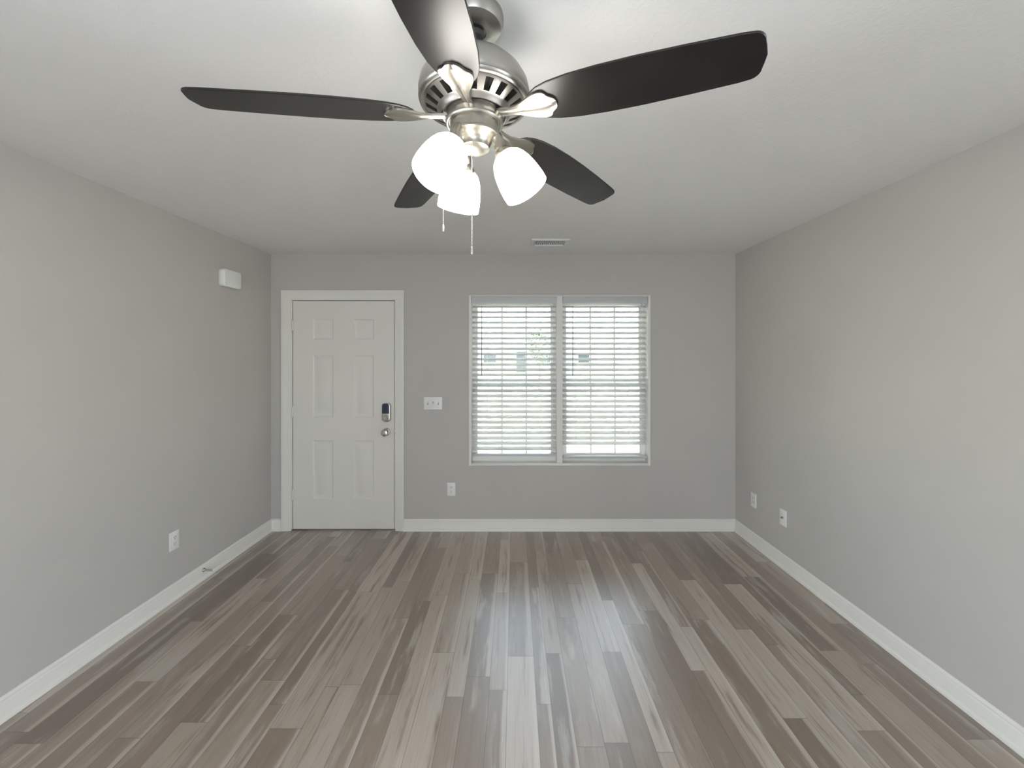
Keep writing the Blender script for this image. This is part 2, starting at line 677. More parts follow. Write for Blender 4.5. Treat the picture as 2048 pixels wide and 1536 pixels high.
w.box(RX1 + 0.3, RX1 + 0.5, py0, YR - T, -0.12, ZC)
w.box(RX0 - 0.5, RX1 + 0.5, py0 - 0.2, py0, -0.12, ZC + 0.2)
w.box(RX0 - 0.5, RX1 + 0.5, py0, YR - T, ZC, ZC + 0.2)
w.box(RX0 - 0.5, RX1 + 0.5, py0, YR - T, -0.3, -0.12)
tag(w.build('wall_porch', M['trim']), kind='structure')
MB().box(RX0 + .06, RX1 - .06, YR - 0.073, YR - 0.067, 0.08, RZ1 - 0.07).build('pane', M['glass'], dr)

# baseboards: moulded board with a shoe strip
BASE = [(0, 0.0), (0.024, 0.0), (0.024, 0.008), (0.021, 0.016), (0.0145, 0.021), (0.0135, 0.024), (0.0135, 0.074),
        (0.0120, 0.079), (0.0105, 0.0815), (0.0105, 0.090), (0.0065, 0.0985), (0.003, 0.102), (0, 0.102)]
b = MB().sweep_line(BASE, (XL(D), D, 0), (XL(YR), YR, 0), m0=1.0, m1=-1.0)
tag(b.build('baseboard_left', M['trim'], smooth=25), kind='structure', label='white baseboard along the left wall', cat='baseboard')
b = MB().sweep_line(BASE, (XR(YR), YR, 0), (XR(D), D, 0), m0=1.0, m1=-1.0)
tag(b.build('baseboard_right', M['trim'], smooth=25), kind='structure', label='white baseboard along the right wall', cat='baseboard')
CX0, CX1 = px(564), px(808.5)
b = MB().sweep_line(BASE, (XR(D), D, 0), (CX1, D, 0), m0=1.0, m1=0.0)
b.sweep_line(BASE, (CX0, D, 0), (XL(D), D, 0), m0=0.0, m1=-1.0)
tag(b.build('baseboard_far', M['trim'], smooth=25), kind='structure', label='white baseboard under the window and door side', cat='baseboard')

# ------------------------------------------------------------------ front door
CZ1 = pz(581)
JF = 0.010                        # jamb edge seen beside the casing
CAS = [(0.0, 0.0), (0.012, 0.0), (0.0165, 0.010), (0.0185, 0.018), (0.0185, 0.030), (0.0145, 0.040),
       (0.0115, 0.058), (0.0105, 0.066), (0.0, 0.066)]


def casing(mb, x0, x1, zt, lw, rw, tw):
    """mitred casing of a moulded section round three sides, thicker at the outer edge"""
    y = D
    prof = [(0.0, 0.0), (0.0, 0.017), (0.14, 0.018), (0.30, 0.018), (0.42, 0.0145), (0.70, 0.012), (0.88, 0.0105), (0.97, 0.009), (1.0, 0.0)]
    path_o = [(x0, 0.0), (x0, zt), (x1, zt), (x1, 0.0)]
    path_i = [(x0 + lw, 0.0), (x0 + lw, zt - tw), (x1 - rw, zt - tw), (x1 - rw, 0.0)]
    cols = []
    for (ox, oz), (ix, iz) in zip(path_o, path_i):
        cols.append([mb.bm.verts.new((ox + (ix - ox) * t, y - h, oz + (iz - oz) * t)) for t, h in prof])
    fs = []
    for a, bb in zip(cols, cols[1:]):
        for i in range(len(prof) - 1):
            fs.append(mb.bm.faces.new((a[i], a[i + 1], bb[i + 1], bb[i])))
    for c_ in (cols[0], cols[-1]):
        fs.append(mb.bm.faces.new(c_))
    bmesh.ops.recalc_face_normals(mb.bm, faces=fs)


SX0, SX1, SZ0, SZ1 = px(585.5), px(788.5), 0.012, pz(602)
w = MB()
casing(w, CX0, CX1, CZ1, SX0 - 0.010 - CX0, CX1 - SX1 - 0.010, CZ1 - SZ1 - 0.010)
# jambs and head lining the opening, with a stop behind the slab
w.box(DX0, SX0 - 0.0055, D - 0.002, YB, 0, DZ1)
w.box(SX1 + 0.006, DX1, D - 0.002, YB, 0, DZ1)
w.box(SX0 - 0.0055, SX1 + 0.006, D - 0.002, YB, SZ1 + 0.0055, DZ1)
tag(w.build('trim_1', M['trim'], smooth=25), kind='structure', label='white casing around the front door', cat='trim')
w = MB()
w.box(SX0 - 0.0055, SX1 + 0.006, D + 0.056, D + 0.060, 0.0, SZ1 + 0.0055)  # stop sheet coloured dark for the shade in the door gaps
w.box(DX0, DX1, D - 0.004, YB, 0.0, 0.010, mi=1)
tag(w.build('trim_2', [M['gap'], M['nickel_dark']]), kind='structure', label='threshold and weatherstrip under the front door', cat='trim')


def panel_door():
    """slab with six recessed, raised-field panels on the room face"""
    mb = MB()
    bm = mb.bm
    yf = D + 0.006
    px_x = [(px(624), px(667)), (px(705.5), px(748.5))]
    pz_z = [(pz(1000), pz(880)), (pz(836), pz(710)), (pz(680), pz(637))]
    xs = sorted(set([SX0, SX1] + [v for p in px_x for v in p]))
    zs = sorted(set([SZ0, SZ1] + [v for p in pz_z for v in p]))
    grid = {(i, k): bm.verts.new((xx, yf, zz)) for i, xx in enumerate(xs) for k, zz in enumerate(zs)}
    panels = []
    for i in range(len(xs) - 1):
        for k in range(len(zs) - 1):
            f = bm.faces.new((grid[i, k], grid[i + 1, k], grid[i + 1, k + 1], grid[i, k + 1]))
            mx, mz = (xs[i] + xs[i + 1]) / 2, (zs[k] + zs[k + 1]) / 2
            if any(a < mx < c for a, c in px_x) and any(a < mz < c for a, c in pz_z):
                panels.append(f)
    bm.normal_update()
    for f in panels:
        for th, dep in ((0.006, 0.0), (0.008, 0.006), (0.006, 0.0015), (0.020, 0.0), (0.014, -0.005)):
            r = bmesh.ops.inset_region(bm, faces=[f], thickness=th, depth=0.0, use_even_offset=True)
            for v in f.verts:
                v.co.y += dep
    # body behind the face
    back = YB - 0.05 - 0.045
    yb = D + 0.052
    edge = [(SX0, SZ0), (SX1, SZ0), (SX1, SZ1), (SX0, SZ1)]
    va = [bm.verts.new((a, yb, c)) for a, c in edge]
    bm.faces.new(va)
    border = [e for e in bm.edges if len(e.link_faces) == 1]
    bnd = [e for e in border if all(abs(v.co.y - yf) < 1e-5 for v in e.verts)]
    r = bmesh.ops.extrude_edge_only(bm, edges=bnd)
    for v in [g for g in r['geom'] if isinstance(g, bmesh.types.BMVert)]:
        v.co.y = yb
    bmesh.ops.remove_doubles(bm, verts=bm.verts, dist=1e-5)
    bmesh.ops.recalc_face_normals(bm, faces=bm.faces)
    return mb


door = tag(panel_door().build('door_1', M['door'], smooth=20), kind='structure',
           label='off white six panel front door', cat='door')
# hinges, painted with the frame
for zz in (pz(651), pz(824), pz(989)):
    h = MB()
    h.tube([(SX0 - 0.002, D - 0.003, zz - 0.045), (SX0 - 0.002, D - 0.003, zz + 0.045)], 0.0062, 12)
    h.box(SX0 - 0.001, SX0 + 0.012, D + 0.001, D + 0.0055, zz - 0.044, zz + 0.044)
    h.build('hinge', M['trim'], door)
# keypad lock
kx0, kx1, kz0, kz1 = px(764.8), px(782), pz(843), pz(806)
yd = D + 0.006
lk = MB().prism(rrect(kx0, kx1, kz0, kz1, 0.026, 6), 1, yd - 0.030, yd + 0.0005, bevel=0.006, seg=3)
lock = lk.build('keypad_lock', M['knob'], door)
kzm = pz(826.5)
cut = [p for p in rrect(kx0 + 0.004, kx1 - 0.008, kzm, kz1 - 0.004, 0.022, 6)]
cut = [(a, max(c, kzm)) for a, c in cut]
pts = [(kx0 + 0.004, kzm), (kx1 - 0.009, kzm)] + [p for p in rrect(kx0 + 0.004, kx1 - 0.009, kz0, kz1 - 0.004, 0.022, 6)[:12]]
MB().prism(pts, 1, yd - 0.0325, yd - 0.028, bevel=0.001, seg=1).build('keypad_screen', M['screen'], lock)
tk = MB()
tk.lathe([(0.0, 0.0), (0.021, 0.0), (0.021, -0.004), (0.017, -0.008), (0.0, -0.008)], ((kx0 + kx1) / 2 - 0.004, yd - 0.029, pz(835)), (0, 1, 0), 32)
tk.box((kx0 + kx1) / 2 - 0.008, (kx0 + kx1) / 2, yd - 0.050, yd - 0.036, pz(835) - 0.017, pz(835) + 0.017, bevel=0.003)
tk.build('thumb_turn', M['nickel_dark'], lock)
# knob
kc = (px(772.6), yd, pz(864))
kn = MB()
kn.lathe([(0.0, 0.0005), (0.033, 0.0005), (0.0335, -0.004), (0.029, -0.010), (0.014, -0.013), (0.0125, -0.026), (0.017, -0.033), (0.0265, -0.041),
          (0.0305, -0.052), (0.0300, -0.061), (0.026, -0.067), (0.015, -0.070), (0.0, -0.0705)], kc, (0, 1, 0), 40)
knob = kn.build('door_knob', M['knob'], door)
MB().box(kc[0] - 0.0045, kc[0] + 0.0045, yd - 0.0735, yd - 0.0690, kc[2] - 0.0035, kc[2] + 0.0035, bevel=0.001).build('lock_button', M['nickel_dark'], knob)
MB().box(SX1 - 0.0005, SX1 + 0.007, D - 0.0045, D + 0.006, kc[2] - 0.022, kc[2] + 0.022, bevel=0.002).build('strike_plate', M['nickel_dark'], door)

# ------------------------------------------------------------------ window
MUX0, MUX1 = px(1114) , px(1125)
w = MB()
tf = 0.010                      # the liner stands a little proud of the wall
lin = 0.018
yo = YB
w.box(WX0 - 0.014, WX0 + lin - 0.012, D - tf, yo - 0.04, WZ0 - 0.014, WZ1)            # left jamb
w.box(WX1 - lin + 0.012, WX1 + 0.014, D - tf, yo - 0.04, WZ0 - 0.014, WZ1)            # right jamb
w.box(WX0 + lin - 0.012, WX1 - lin + 0.012, D - tf, yo - 0.04, WZ0 - 0.014, WZ0 + 0.006, bevel=0.002)   # sill
w.box(WX0 + lin - 0.012, WX1 - lin + 0.012, D - 0.0, yo - 0.04, WZ1 - 0.008, WZ1)     # head
w.box(MUX0, MUX1, D + 0.004, yo - 0.03, WZ0 + 0.006, WZ1 - 0.008)                     # mullion post
tag(w.build('trim_3', M['trim']), kind='structure', label='white liner and sill around the window', cat='trim')

YW = D + 0.100                  # window units
bays = [(WX0 + 0.006, MUX0), (MUX1, WX1 - 0.006)]
ZMR = H - 58 * YW / F_PX
for bi, (a, c) in enumerate(bays):
    z0, z1 = WZ0 + 0.006, WZ1 - 0.008
    f = MB()
    fw = 0.026
    f.box(a, a + fw, YW - 0.02, YW + 0.045, z0, z1)
    f.box(c - fw, c, YW - 0.02, YW + 0.045, z0, z1)
    f.box(a + fw, c - fw, YW - 0.02, YW + 0.045, z1 - 0.03, z1)
    f.box(a + fw, c - fw, YW - 0.02, YW + 0.045, z0, z0 + 0.035)
    win = tag(f.build('window_%d' % (bi + 1), M['vinyl']), kind='structure',
              label=('left' if bi == 0 else 'right') + ' half of the white framed window behind blinds', cat='window')
    for si, (sa, sb, yy) in enumerate(((z0 + 0.035, ZMR + 0.02, YW - 0.004), (ZMR - 0.02, z1 - 0.03, YW + 0.022))):
        sw = 0.022
        g = MB()
        xa, xb = a + fw, c - fw
        g.box(xa, xa + sw, yy - 0.010, yy + 0.010, sa, sb)
        g.box(xb - sw, xb, yy - 0.010, yy + 0.010, sa, sb)
        g.box(xa + sw, xb - sw, yy - 0.010, yy + 0.010, sa, sa + 0.036)
        g.box(xa + sw, xb - sw, yy - 0.010, yy + 0.010, sb - 0.036, sb)
        for k in (1, 2):
            xm = xa + sw + (xb - xa - 2 * sw) * k / 3
            g.box(xm - 0.008, xm + 0.008, yy - 0.006, yy + 0.006, sa + 0.036, sb - 0.036)
        sash = g.build('sash', M['vinyl'], win)
        MB().box(xa + sw, xb - sw, yy - 0.002, yy + 0.002, sa + 0.036, sb - 0.036).build('pane', M['glass'], sash)

# blinds
PITCH = 0.0469
YS = D + 0.040


def slat_mesh(mb, x0, x1, yc, zc, tilt, width=0.050, th=0.0028, crown=0.0022):
    n = 6
    top, bot = [], []
    for i in range(n + 1):
        t = -0.5 + i / n
        cr = crown * (1 - (2 * t) ** 2)
        ct, st = math.cos(tilt), math.sin(tilt)
        for lst, o in ((top, th / 2), (bot, -th / 2)):
            yy, zz = t * width, cr + o
            lst.append((yc + yy * ct - zz * st, zc + yy * st + zz * ct))
    mb.prism(top + bot[::-1], 0, x0, x1)


def blind(x0, x1, nsl, ztop, zrail, wand_x, label, cords, tilt, last_gap=None):
    th = thing('window_blind', ((x0 + x1) / 2, YS, WZ0 + 0.006), label, 'blind', 'white faux wood blinds on the window')
    v = MB()
    v.box(x0, x1, YS - 0.022, YS + 0.026, WZ1 - 0.052, WZ1 - 0.009)
    v.build('headrail', M['slat'], th)
    v = MB()
    zz = WZ1 - 0.010
    v.prism([(D + 0.002, zz), (D + 0.010, zz), (D + 0.010, zz - 0.058), (D + 0.005, zz - 0.058), (D + 0.002, zz - 0.048), (D + 0.0035, zz - 0.040), (D + 0.0035, zz - 0.015), (D + 0.002, zz - 0.009)], 0, x0 - 0.001, x1 + 0.001)
    v.build('valance', M['slat'], th)
    s_ = MB()
    zs = []
    for i in range(nsl):
        z = ztop - i * PITCH
        zs.append(z)
        slat_mesh(s_, x0 + 0.004, x1 - 0.004, YS, z, tilt + random.uniform(-0.02, 0.02))
    s_.build('slats', M['slat'], th)
    r = MB()
    r.box(x0 + 0.004, x1 - 0.004, YS - 0.024, YS + 0.024, zrail - 0.014, zrail + 0.006, bevel=0.003)
    rail = r.build('bottom_rail', M['slat'], th)
    for cx in cords:
        for yy in (YS - 0.0255, YS + 0.0255):
            k = MB()
            k.tube([(cx, yy, zrail + 0.004), (cx, yy, WZ1 - 0.05)], 0.0009, 6)
            k.build('ladder_cord', M['cord'], th)
    k = MB()
    wy = D + 0.008
    k.tube([(wand_x, wy, 1.985), (wand_x, wy - 0.001, 1.7), (wand_x - 0.001, wy - 0.001, H - 38 * D / F_PX)], [0.0028, 0.0034, 0.0042], 8)
    k.ball((wand_x - 0.001, wy - 0.001, H - 38 * D / F_PX), 0.005, 1)
    k.build('tilt_wand', M['wand'], th)
    return th


TILT = math.radians(27)
zt0 = H + (VPY - 613.5) * YS / F_PX
zr_l = H - (908 - VPY) * YS / F_PX
zr_r = H - (912.5 - VPY) * YS / F_PX
blind(bays[0][0] + 0.003, bays[0][1] - 0.003, 28, zt0, zr_l, px(963.5),
      'white slatted blind on the left half of the window', (px(974), px(1083)), TILT)
blind(bays[1][0] + 0.003, bays[1][1] - 0.003, 27, zt0, zr_r, px(1146),
      'white slatted blind on the right half, open gap above its bottom rail', (px(1153), px(1263)), TILT)


# ------------------------------------------------------------------ plates and small fittings
def local_frame(wall, c):
    """returns f(u, v, w) -> world: u to the viewer's right along the wall, v up, w out of the wall"""
    x, y, z = c
    if wall == 'far':
        return lambda u, v, o: Vector((x + u, y - o, z + v))
    ang = math.atan(0.0096) if wall == 'left' else -math.atan(0.0108)
    if wall == 'left':      # viewer's right is +Y
        d = Vector((math.sin(ang), math.cos(ang), 0))
        nrm = Vector((d.y, -d.x, 0))
        return lambda u, v, o: Vector((x, y, z)) + d * u + nrm * o + Vector((0, 0, v))
    d = Vector((-math.sin(ang) * -1, math.cos(ang), 0)) * -1      # viewer's right is -Y
    d = Vector((math.sin(math.atan(0.0108)), -math.cos(math.atan(0.0108)), 0))
    nrm = Vector((d.y, -d.x, 0))
    return lambda u, v, o: Vector((x, y, z)) + d * u + nrm * o + Vector((0, 0, v))


def remap(mb, fr):
    for v in mb.bm.verts:
        v.co = fr(v.co.x, v.co.z, -v.co.y)
    bmesh.ops.recalc_face_normals(mb.bm, faces=mb.bm.faces)
    return mb


def plate_mb(w_, h_, t=0.0055):
    mb = MB()
    mb.prism(rrect(-w_ / 2, w_ / 2, -h_ / 2, h_ / 2, 0.004, 3), 1, -t, 0.0, bevel=0.0022, seg=2)
    return mb


def screws(fr, th, pts, t=0.0055, m='plastic'):
    for u, v in pts:
        s_ = MB()
        s_.lathe([(0.0, t + 0.0011), (0.0022, t + 0.0011), (0.0031, t + 0.0004), (0.0031, t - 0.001)], (u, 0, v), (0, -1, 0), 14)
        remap(s_, fr)
        s_.build('screw', M[m], th)


def outlet(wall, c, label, group=None):
    fr = local_frame(wall, c)
    th = thing('wall_outlet', c, label, 'outlet', group)
    remap(plate_mb(0.072, 0.117), fr).build('cover_plate', M['plastic'], th)
    for s_ in (1, -1):
        v0 = s_ * 0.0195
        r = MB()
        r.prism(rrect(-0.0165, 0.0165, v0 - 0.0142, v0 + 0.0142, 0.009, 4), 1, -0.0078, -0.004, bevel=0.0008, seg=1)
        r.box(-0.0075, -0.0052, -0.0081, -0.0070, v0 - 0.001, v0 + 0.0075, mi=1)
        r.box(0.0052, 0.0075, -0.0081, -0.0070, v0 - 0.0003, v0 + 0.0068, mi=1)
        r.prism(rrect(-0.0026, 0.0026, v0 - 0.0095, v0 - 0.0045, 0.0024, 3), 1, -0.0081, -0.0070, mi=1)
        remap(r, fr).build('receptacle', [M['plastic'], M['slot']], th)
    screws(fr, th, [(0, 0)])
    return th


outlet('left', (XL(2.636), 2.636, 0.372), 'white duplex outlet low on the left wall', 'wall outlets')
outlet('far', ((px(894.5) + px(911)) / 2, D, pz(978.5)), 'white duplex outlet low on the far wall between door and window', 'wall outlets')

# decorator style plate, right wall nearest the corner
c = (XR(3.394), 3.394, 0.366)
fr = local_frame('right', c)
th = thing('wall_outlet', c, 'white outlet with a tall rectangular insert, nearest the right corner', 'outlet', 'wall outlets')
remap(plate_mb(0.072, 0.117), fr).build('cover_plate', M['plastic'], th)
r = MB()
r.box(-0.0165, 0.0165, -0.0068, -0.004, -0.033, 0.033, bevel=0.0012)
for v0 in (0.017, -0.017):
    r.box(-0.0075, -0.0050, -0.0071, -0.006, v0 - 0.002, v0 + 0.0075, mi=1)
    r.box(0.0050, 0.0075, -0.0071, -0.006, v0 - 0.002, v0 + 0.0070, mi=1)
    r.prism(rrect(-0.0026, 0.0026, v0 - 0.0095, v0 - 0.0050, 0.0022, 3), 1, -0.0071, -0.006, mi=1)
r.box(-0.0186, -0.0168, -0.0059, -0.004, -0.0345, 0.0345, mi=1)
r.box(0.0168, 0.0186, -0.0059, -0.004, -0.0345, 0.0345, mi=1)
remap(r, fr).build('receptacle', [M['plastic'], M['slot']], th)
screws(fr, th, [(0, 0.048), (0, -0.048)])

# cable plate with a jack
c = (XR(3.026), 3.026, 0.366)
fr = local_frame('right', c)
th = thing('cable_jack_plate', c, 'white wall plate with a small dark cable jack, on the right wall', 'wall plate')
remap(plate_mb(0.072, 0.117, 0.007), fr).build('cover_plate', M['plastic'], th)
r = MB()
r.lathe([(0.0, 0.005), (0.0085, 0.005), (0.0085, 0.010), (0.0055, 0.0105), (0.0055, 0.020), (0.0040, 0.0205), (0.0040, 0.012), (0.0, 0.012)], (0, 0, 0), (0, -1, 0), 18)
remap(r, fr).build('cable_jack', M['nickel_dark'], th)
screws(fr, th, [(0, 0.042), (0, -0.042)], 0.007)

# triple switch plate
xs0, xs1, zs0, zs1 = px(848), px(884.5), pz(819), pz(794)
c = ((xs0 + xs1) / 2, D, (zs0 + zs1) / 2)
fr = local_frame('far', c)
th = thing('light_switch', c, 'white triple toggle switch plate between the door and the window', 'light switch')
remap(plate_mb(xs1 - xs0, zs1 - zs0, 0.006), fr).build('cover_plate', M['plastic'], th)
for k, up in ((-1, 1), (0, -1), (1, 1)):
    u = k * 0.046
    r = MB()
    r.box(u - 0.0052, u + 0.0052, -0.0066, -0.004, -0.012, 0.012, mi=1)
    r.prism([(-0.004, -0.0095 * up), (-0.004, 0.0085 * up), (-0.017, 0.0125 * up), (-0.018, 0.0060 * up), (-0.0085, -0.0060 * up)], 0, u - 0.0042, u + 0.0042, bevel=0.0008, seg=1)
    remap(r, fr).build('toggle', [M['plastic'], M['gap']], th)
screws(fr, th, [(k * 0.046, s_ * 0.030) for k in (-1, 0, 1) for s_ in (1, -1)], 0.006)

# door chime box on the left wall
yc = 3.125
c = (XL(yc), yc, 2.122)
fr = local_frame('left', c)
th = thing('door_chime', c, 'white rounded chime box high on the left wall', 'door chime')
r = MB().prism(rrect(-0.094, 0.094, -0.066, 0.066, 0.022, 6), 1, -0.044, -0.004, bevel=0.010, seg=4)
remap(r, fr).build('cover', M['plastic'], th)
r = MB().prism(rrect(-0.090, 0.090, -0.062, 0.062, 0.020, 5), 1, -0.006, 0.0)
remap(r, fr).build('back_plate', M['plastic'], th)

# door stop on the left baseboard
ys = 2.868
bx = XL(ys) + 0.0135
th = thing('door_stop', (bx, ys, 0.066), 'small metal door stop sticking out of the left baseboard', 'door stop')
r = MB()
r.lathe([(0.0, 0.0), (0.0135, 0.0), (0.0135, 0.003), (0.009, 0.010), (0.006, 0.014), (0.0, 0.014)], (bx, ys, 0.066), (1, 0, 0), 20)
r.build('stop_base', M['nickel_dark'], th)
r = MB()
pts = []
for i in range(161):
    t = i / 160
    a = t * 2 * PI * 14
    pts.append((bx + 0.012 + 0.055 * t, ys + 0.0048 * math.cos(a), 0.066 - 0.003 * t + 0.0048 * math.sin(a)))
r.tube(pts, 0.0013, 6)
r.build('spring', M['nickel_dark'], th)
r = MB()
r.lathe([(0.0, 0.0), (0.0065, 0.0), (0.0078, 0.004), (0.0078, 0.012), (0.005, 0.016), (0.0, 0.016)], (bx + 0.066, ys, 0.063), (1, 0, 0), 18)
r.build('rubber_tip', M['rubber'], th)

# ceiling register
vx0, vx1, vy0, vy1 = 0.132, 0.428, 3.185, 3.385
th = thing('ceiling_vent', ((vx0 + vx1) / 2, (vy0 + vy1) / 2, ZC), 'white louvred air register in the ceiling near the far wall', 'vent')
r = MB()
ix0, ix1, iy0, iy1 = vx0 + 0.030, vx1 - 0.034, vy0 + 0.033, vy1 - 0.042
for a, b_, e, g in ((vx0, vx1, vy0, iy0), (vx0, vx1, iy1, vy1), (vx0, ix0, iy0, iy1), (ix1, vx1, iy0, iy1)):
    r.box(a, b_, e, g, ZC - 0.012, ZC + 0.0003, bevel=0.003)
r.build('vent_frame', M['vinyl'], th)
MB().box(ix0 - 0.002, ix1 + 0.002, iy0 - 0.002, iy1 + 0.002, ZC - 0.0015, ZC + 0.0002).build('duct_opening', M['slot'], th)
nl = 15
r = MB()
for i in range(nl):
    xx = ix0 + (ix1 - ix0) * (i + 0.5) / nl
    r.prism([(xx - 0.0045, ZC - 0.0013), (xx - 0.0032, ZC - 0.0010), (xx + 0.0045, ZC - 0.0075), (xx + 0.0030, ZC - 0.0080)], 1, iy0, iy1)
for yy in (iy0 + (iy1 - iy0) * 0.5,):
    r.box(ix0, ix1, yy - 0.004, yy + 0.004, ZC - 0.0085, ZC - 0.0070)
r.build('louvres', M['vinyl'], th)

# ------------------------------------------------------------------ ceiling fan
FX, FY = -0.106, 1.099
FC = Vector((FX, FY, 0))


def fz(z):
    return H + z


fan = thing('ceiling_fan', (FX, FY, ZC), 'dark five blade ceiling fan with three lit white glass shades', 'ceiling fan')

r = MB()
r.lathe([(0.0, ZC - H - 0.0), (0.076, ZC - H), (0.0775, ZC - H - 0.006), (0.0770, ZC - H - 0.020), (0.070, ZC - H - 0.034), (0.052, ZC - H - 0.043),
         (0.034, ZC - H - 0.046), (0.031, ZC - H - 0.0455), (0.030, ZC - H - 0.042), (0.0, ZC - H - 0.040)], (FX, FY, H), n=64)
r.build('canopy', M['nickel_dark'], fan)
r = MB()
r.lathe([(0.0, ZC - H - 0.038), (0.020, ZC - H - 0.041), (0.026, ZC - H - 0.050), (0.022, ZC - H - 0.060), (0.0125, ZC - H - 0.066), (0.0125, 0.80), (0.022, 0.795), (0.024, 0.780), (0.0, 0.780)], (FX, FY, H), n=32)
r.build('downrod', M['slot'], fan)

# motor housing: dome, banded rim, slotted underside
n = 80
r = MB()
prof = [(0.0, 0.790), (0.026, 0.789), (0.050, 0.784), (0.082, 0.773), (0.108, 0.757), (0.129, 0.736), (0.1415, 0.714), (0.1455, 0.696), (0.1455, 0.684),
        (0.1435, 0.681), (0.1435, 0.676), (0.1455, 0.673), (0.1440, 0.668), (0.138, 0.664), (0.134, 0.664), (0.1325, 0.667), (0.131, 0.667), (0.1305, 0.663),
        (0.127, 0.660), (0.098, 0.645), (0.094, 0.643), (0.090, 0.637), (0.086, 0.633), (0.082, 0.634), (0.080, 0.640), (0.0, 0.640)]
rows = r.lathe(prof, (FX, FY, H), n=n)
slot_faces = [f for i, f in enumerate(rows[18]) if i % 4 in (0, 1)]
bm = r.bm
ext = bmesh.ops.extrude_discrete_faces(bm, faces=slot_faces)
# merge pairs visually by pushing every slot face up into the housing
for f in ext['faces']:
    f.material_index = 1
    c_ = f.calc_center_median()
    for v in f.verts:
        v.co = c_ + (v.co - c_) * 1.0
        v.co.z += 0.012
        rad = Vector((v.co.x - FX, v.co.y - FY, 0))
        v.co -= rad.normalized() * 0.004
r.build('motor_housing', [M['nickel_dark'], M['slot']], fan, smooth=40)

# flywheel ring and switch housing
r = MB()
r.lathe([(0.0, 0.641), (0.070, 0.641), (0.074, 0.636), (0.074, 0.622), (0.0755, 0.619), (0.0755, 0.612), (0.073, 0.609), (0.069, 0.609), (0.066, 0.612), (0.0, 0.612)], (FX, FY, H), n=64)
r.build('flywheel_ring', M['nickel_dark'], fan)
r = MB()
r.lathe([(0.0, 0.613), (0.0640, 0.613), (0.0640, 0.584), (0.0658, 0.582), (0.0658, 0.577), (0.0635, 0.575), (0.055, 0.571), (0.047, 0.567), (0.0425, 0.561), (0.0405, 0.554),
         (0.0400, 0.548), (0.036, 0.545), (0.024, 0.541), (0.010, 0.538), (0.0, 0.537)], (FX, FY, H), n=64)
r.build('switch_housing', M['nickel'], fan)

BLADE_Z = 0.601
PITCH_B = math.radians(10.8)


def blade_frame(ang):
    u = Vector((math.cos(ang), math.sin(ang), 0))
    t0 = Vector((-math.sin(ang), math.cos(ang), 0))
    t = t0 * math.cos(PITCH_B) - Vector((0, 0, 1)) * math.sin(PITCH_B)
    nn = u.cross(t)
    base = Vector((FX, FY, H + BLADE_Z))
    up = Vector((0, 0, 1))
    return lambda a, b_, c_: base + u * a + t * b_ + nn * c_ + up * ((0.655 - a) * 0.046)


def half_width(r_):
    """half the blade's width at radius r_"""
    pts = [(0.150, 0.0), (0.152, 0.012), (0.158, 0.024), (0.170, 0.038), (0.190, 0.050), (0.220, 0.059), (0.270, 0.066), (0.340, 0.0695), (0.420, 0.0695), (0.520, 0.066), (0.620, 0.0605)]
    return pts


def blade_outline():
    up = half_width(0)
    tip_r, cr = 0.668, 0.024
    # rounded tip corners, slightly bowed end
    hw = 0.0580
    tip = []
    for k in range(7):
        a = math.radians(0 + 90 * k / 6)
        tip.append((tip_r - 0.006 - cr + cr * math.sin(a), hw - cr + cr * math.cos(a)))
    tip += [(tip_r - 0.003, 0.02), (tip_r, 0.0)]
    side = up + tip
    return side + [(a, -b_) for a, b_ in side[::-1] if abs(b_) > 1e-6]


def iron_outline():
    """one side of the leaf-shaped bracket: narrow neck, flared three-lobed end"""
    s_ = [(0.066, 0.0125), (0.090, 0.0120), (0.110, 0.0125), (0.128, 0.016), (0.145, 0.0235), (0.162, 0.0315), (0.178, 0.0375), (0.192, 0.0400), (0.202, 0.0385), (0.208, 0.0330),
          (0.211, 0.0265), (0.217, 0.0215), (0.224, 0.0160), (0.228, 0.0080), (0.229, 0.0)]
    return s_


